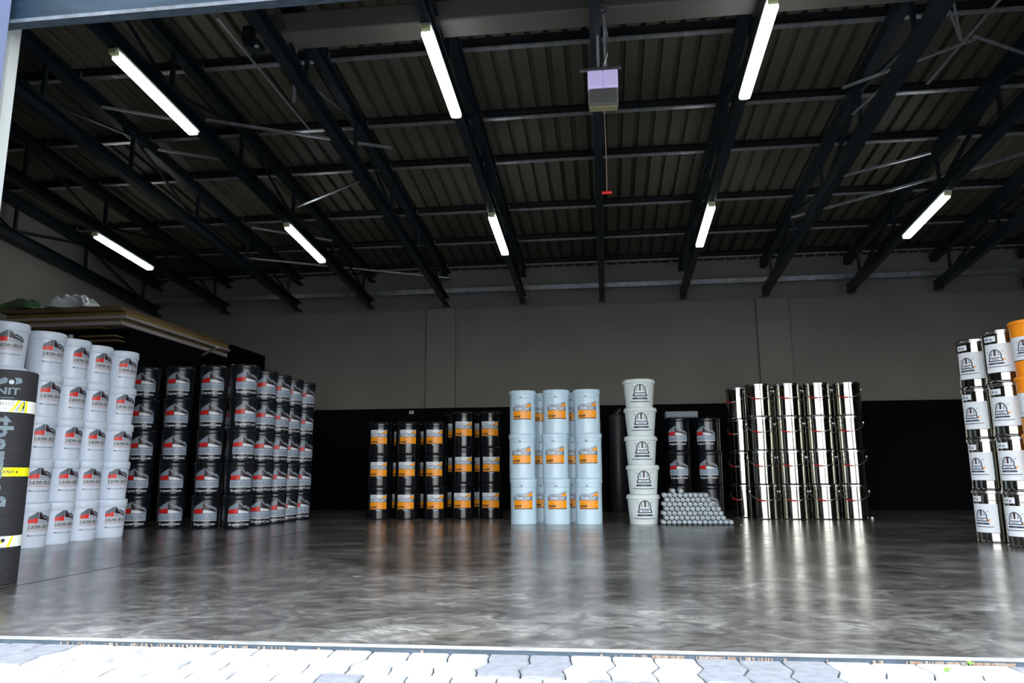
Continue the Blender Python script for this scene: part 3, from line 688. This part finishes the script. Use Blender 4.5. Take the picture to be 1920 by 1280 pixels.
# ------------------------------------------------------------------ shiny tins
def tin(name, H, r, handle=True, lab=False):
    t = thing(name, '', 'tin')
    bm = bmesh.new()
    prof = [(r-.008, 0), (r, .001), (r+.001, .006), (r-.003, .012), (r-.003, .018), (r-.003, .03), (r-.003, H*.80-.02), (r-.003, H*.80-.008), (r-.003, H*.80-.004), (r-.001, H*.80-.002), (r-.001, H*.80+.002), (r-.003, H*.80+.004), (r-.003, H*.80+.008), (r-.003, H*.80+.012), (r-.003, H-.04)]
    prof += [(r-.003, H-.03)]
    lathe(bm, prof, 56); link('body', bm, M['chrome'], t, 35)
    bm = bmesh.new(); lathe(bm, [(r-.003, H-.0295), (r+.003, H-.029), (r+.005, H-.022), (r+.003, H-.014), (r+.004, H-.005), (r, H-.001), (r-.01, H-.003), (r-.014, H-.012), (0, H-.012)], 56, cap=False); link('lid', bm, M['chrome2'], t, 40)
    if handle:
        zl = H*.80
        for s in (-1, 1):
            bm = bmesh.new(); tube(bm, [(s*(r-.004), 0, zl), (s*(r+.008), 0, zl), (s*(r+.011), 0, zl)], [.014, .013, .006], 12); link('ear', bm, M['clip'], t, 40)
        pts = []; zd = .105
        for q in range(17):
            a = PI*q/16; pts.append(((r+.009)*math.cos(a), -(r+.009)*math.sin(a), zl-zd*math.sin(a)))
        bm = bmesh.new(); tube(bm, pts, .0022, 6); wire = link('bail_handle', bm, M['galv'], t)
        g = [Vector(p) for p in pts[6:11]]
        bm = bmesh.new(); tube(bm, pts[8:12], .0085, 10); gp = link('grip', bm, M['grip'], wire)
        bm = bmesh.new(); tube(bm, pts[6:9], .0065, 10); link('grip_highlight', bm, M['grip_glint'], wire)  # pale pink piece puts the highlight beside the red grip into colour
    if lab:
        Wd = .20; Hh = .215
        base = [([[(-.115, 0), (.085, 0), (.085, Hh), (-.115, Hh)]], 'lab_white', 1), ([[(-.115, -.004), (.085, -.004), (.085, 0), (-.115, 0)]], 'lab_ink', .8)]
        em = [(sh(p, -.035, .05), m_, l+1.5) for p, m_, l in emblem(.175)]
        em.append(([[(.016, .085), (.03, .088), (.028, .105), (.018, .10)]], 'lab_orange', 4))
        art(base+em, lambda z: r-.002, .075, M, 'label', t)
        art([([[(-.11, 0), (-.02, 0), (-.02, .042), (-.11, .042)]], 'lab_white', 1), ([[(-.098, .012), (-.072, .012), (-.072, .03), (-.098, .03)], [(-.062, .008), (-.045, .008), (-.045, .026), (-.062, .026)]], 'lab_grey', 2)], lambda z: r-.002, H-.088, M, 'seal_sticker', t)
    return t
HN = .40
pn = tin('shiny_tin', HN, .156)
rnds = random.Random(31)
cols = [(1.86, 9.43, 'in the leftmost shiny front stack'), (2.207, 9.43, 'in the second shiny front stack'), (2.554, 9.43, 'in the third shiny front stack'), (2.901, 9.43, 'in the rightmost shiny front stack')]
stack(pn, cols, 4, HN, 'mirror bright tin with red handle grip, %s %s', 'shiny tins in four front stacks', [.05, .05, .05, .05], order=ORD4, seedx=33)
stack(pn, [(1.70, 9.80, 'in the back row stack at the left'), (2.06, 9.80, 'in the back row behind the first gap'), (2.40, 9.80, 'in the back row behind the second gap'), (2.75, 9.80, 'in the back row behind the third gap')], 4, HN, 'mirror bright tin, %s %s', 'shiny tins in the back row', [-.5, .1, .1, .1], order=ORD4, seedx=34)
HL = .395
pl = tin('labelled_tin', HL, .140, False, True)
LT = [(3.0, 6.40, 'in the labelled stack farthest left', -.35), (3.03, 6.0, 'in the labelled stack touching orange pails', -.25)]
for (x, y, w_, s) in LT:
    for k in range(4):
        dx = [0, 0, -.008, -.018][k] if y < 6.2 else [.0, .004, 0, 0][k]
        loc = (x+dx, y, k*HL+.0005*(k > 0)); rz = face_cam(x, y, s+rnds.uniform(-.1, .1)); lb = 'mirror tin with white emblem label, %s %s' % (ORD4[k], w_)
        if pl.get('used'): dup(pl, loc, rz, lb, 'labelled tins at the right')
        else: pl['used'] = 1; pl.location = loc; pl.rotation_euler = (0, 0, rz); pl['label'] = lb; pl['group'] = 'labelled tins at the right'
# orange pails
HO = .398
po = thing('orange_pail', '', 'pail')
rad = lambda z: .132+(.145-.132)*z/(HO-.02)
bm = bmesh.new(); lathe(bm, [(.122, 0), (.130, 0), (.132, .006), (rad(.2), .2), (.1445, HO-.03)], 44); link('body', bm, M['opail'], po, 35)
bm = bmesh.new(); lathe(bm, [(.144, HO-.0295), (.151, HO-.029), (.153, HO-.022), (.151, HO-.006), (.146, HO-.001), (.136, HO-.003), (.132, HO-.012), (0, HO-.012)], 44, cap=False); link('lid', bm, M['opail'], po, 35)
base = [([[(-.16, 0), (.16, 0), (.16, .165), (-.16, .165)]], 'lab_white', 1), ([[(-.16, -.006), (.16, -.006), (.16, 0), (-.16, 0)]], 'lab_ink', .8)]
em = [(sh(p, -.02, .035), m_, l+1.5) for p, m_, l in emblem(.15)]
art(base+em, rad, .115, M, 'label', po)
for k in range(4):
    loc = (3.055+[.01, .005, 0, 0][k], 5.67, k*HO+.0005*(k > 0)); rz = face_cam(3.06, 5.68, -.35); lb = 'orange pail with white emblem band, %s of the stack cut by the right edge' % ORD4[k]
    if k == 0: po.location = loc; po.rotation_euler = (0, 0, rz); po['label'] = lb; po['group'] = 'orange pails'
    else: dup(po, loc, rz, lb, 'orange pails')
for o in bpy.data.objects:
    if 'used' in o: del o['used']

# ------------------------------------------------------------------ roll of roofing felt
RR = .15; RH = 1.085
t = thing('felt_roll', 'standing roll of black roofing felt with white and yellow tape bands at the left edge', 'roll', (-3.17, 3.6, 0), rz=0)
bm = bmesh.new(); seg = 64
lathe(bm, [(RR-.004, 0), (RR, .004), (RR, RH-.004), (RR-.004, RH)], seg, cap=False)
link('felt', bm, M['felt'], t, 40)
bm = bmesh.new(); pts = []
for q in range(150):
    a = q*.32; r = .035+(RR-.008-.035)*q/149; pts.append((r*math.cos(a), r*math.sin(a), RH-.004))
for p, q in zip(pts, pts[1:]):
    c = ((p[0]+q[0])/2, (p[1]+q[1])/2)
lathe(bm, [(.03, RH-.05), (.03, RH-.004), (.036, RH-.004), (RR-.0045, RH-.003)], 48, cap=False); tube(bm, pts, .0022, 5)
link('coiled_end', bm, M['feltend'], t)
rc = face_cam(-3.17, 3.6)
def wrap_(polys, z0, name, mk, lev=1, extra=()):
    o = art([(polys, mk, lev)]+list(extra), lambda z: RR, z0, M, name, t); o.rotation_euler = (0, 0, rc); return o
Wf = RR*PI*.98
def band(z, h, mk, extra, name):
    return wrap_([[(-Wf, 0), (Wf, 0), (Wf, h), (-Wf, h)]], z, name, mk, 1, extra)
a_, _ = text_polys('thermoflex', .095, width=.60, bold=.035)
# the long word reads downwards: rotate clockwise
rot = [[(y, -x) for x, y in p] for p in a_]
wrap_(sh(rot, -.033, 0), .845, 'printed_name', 'print_')
b_, bw = text_polys('DERNIT', .036, width=.22, bold=.03)
lines = [[[(-.15, q), (.05, q), (.05, q+.0035), (-.15, q+.0035)]] for q in (.0, .012, .024, .036)]
lg = [[(.012*math.cos(q*PI/8), .012*math.sin(q*PI/8)) for q in range(16)]]
swo = [[(-.09, -.03), (-.02, -.005), (-.015, .012), (-.03, .025), (-.07, .0), (-.12, -.03)], [(.018, -.012), (.05, 0), (.045, .022), (.012, .025), (.02, .01)]]
wrap_(sh(b_, -.150, .0), .955, 'maker_name', 'print_', 1, [(sh(l, 0, -.055), 'print_', 1) for l in lines]+[(sh(lg, .028, .065), 'lab_lgrey', 1.5), (sh(swo, .028, .065), 'print_', 1)])
tx1, _ = text_polys('thermoflex  4 mm', .011, width=.08); tx2, _ = text_polys('1 m x 10 m', .009, width=.05)
yel = [[(.03, 0), (.045, 0), (.082, .062), (.066, .062)], [(.105, 0), (.118, 0), (.12, .062), (.108, .062)], [(.07, .006), (.085, .006), (.1, .05), (.09, .056)]]
ring = [[(-.085+.011*math.cos(q*PI/8), .03+.011*math.sin(q*PI/8)) for q in range(16)]]; ringd = [[(-.098+.010*math.cos(q*PI/8), .035+.010*math.sin(q*PI/8)) for q in range(16)]]
band(.865, .062, 'tape_w', [(yel, 'tape_y', 2), ([[(.052, .004), (.104, .004), (.105, .058), (.086, .058)]], 'lab_lgrey', 1.5), ([[(.086, .02), (.10, .02), (.104, .056), (.09, .056)]], 'lab_ink', 1.8), (sh(tx1, -.045, .038), 'lab_ink', 2), (sh(tx2, -.03, .012), 'lab_ink', 2), (ring, 'tape_y', 1.5), (ringd, 'lab_ink', 2)], 'white_tape_band')
tx, _ = text_polys('117   EN 13707 4', .016, width=.19, bold=.02)
band(.538, .045, 'tape_y', [(sh(tx, -.085, .014), 'lab_ink', 2)], 'yellow_tape_band')
band(.185, .055, 'tape_w', [(sh(tx1, -.06, .034), 'lab_ink', 2), (sh(tx2, -.06, .01), 'lab_ink', 2), (sh(ring, .145, .0), 'tape_y', 1.5), (sh(ringd, .165, .0), 'lab_ink', 2), ([[(.085, 0), (.10, 0), (.12, .055), (.108, .055)]], 'tape_y', 1.6)], 'white_tape_band')
c_, _ = text_polys('4.0', .035, width=.07, bold=.03)
wrap_(sh([[(y, -x) for x, y in p] for p in c_], -.07, 0), .165, 'printed_size', 'print_')
L_=[o['label'] for o in bpy.data.objects if 'label' in o]
for l in set(L_):
    if len(l.split())>16 or (L_.count(l)>1 and 'foil tube' not in l): print('LABEL', len(l.split()), L_.count(l), l)
print('tubes', cnt, 'objects', len(bpy.data.objects))
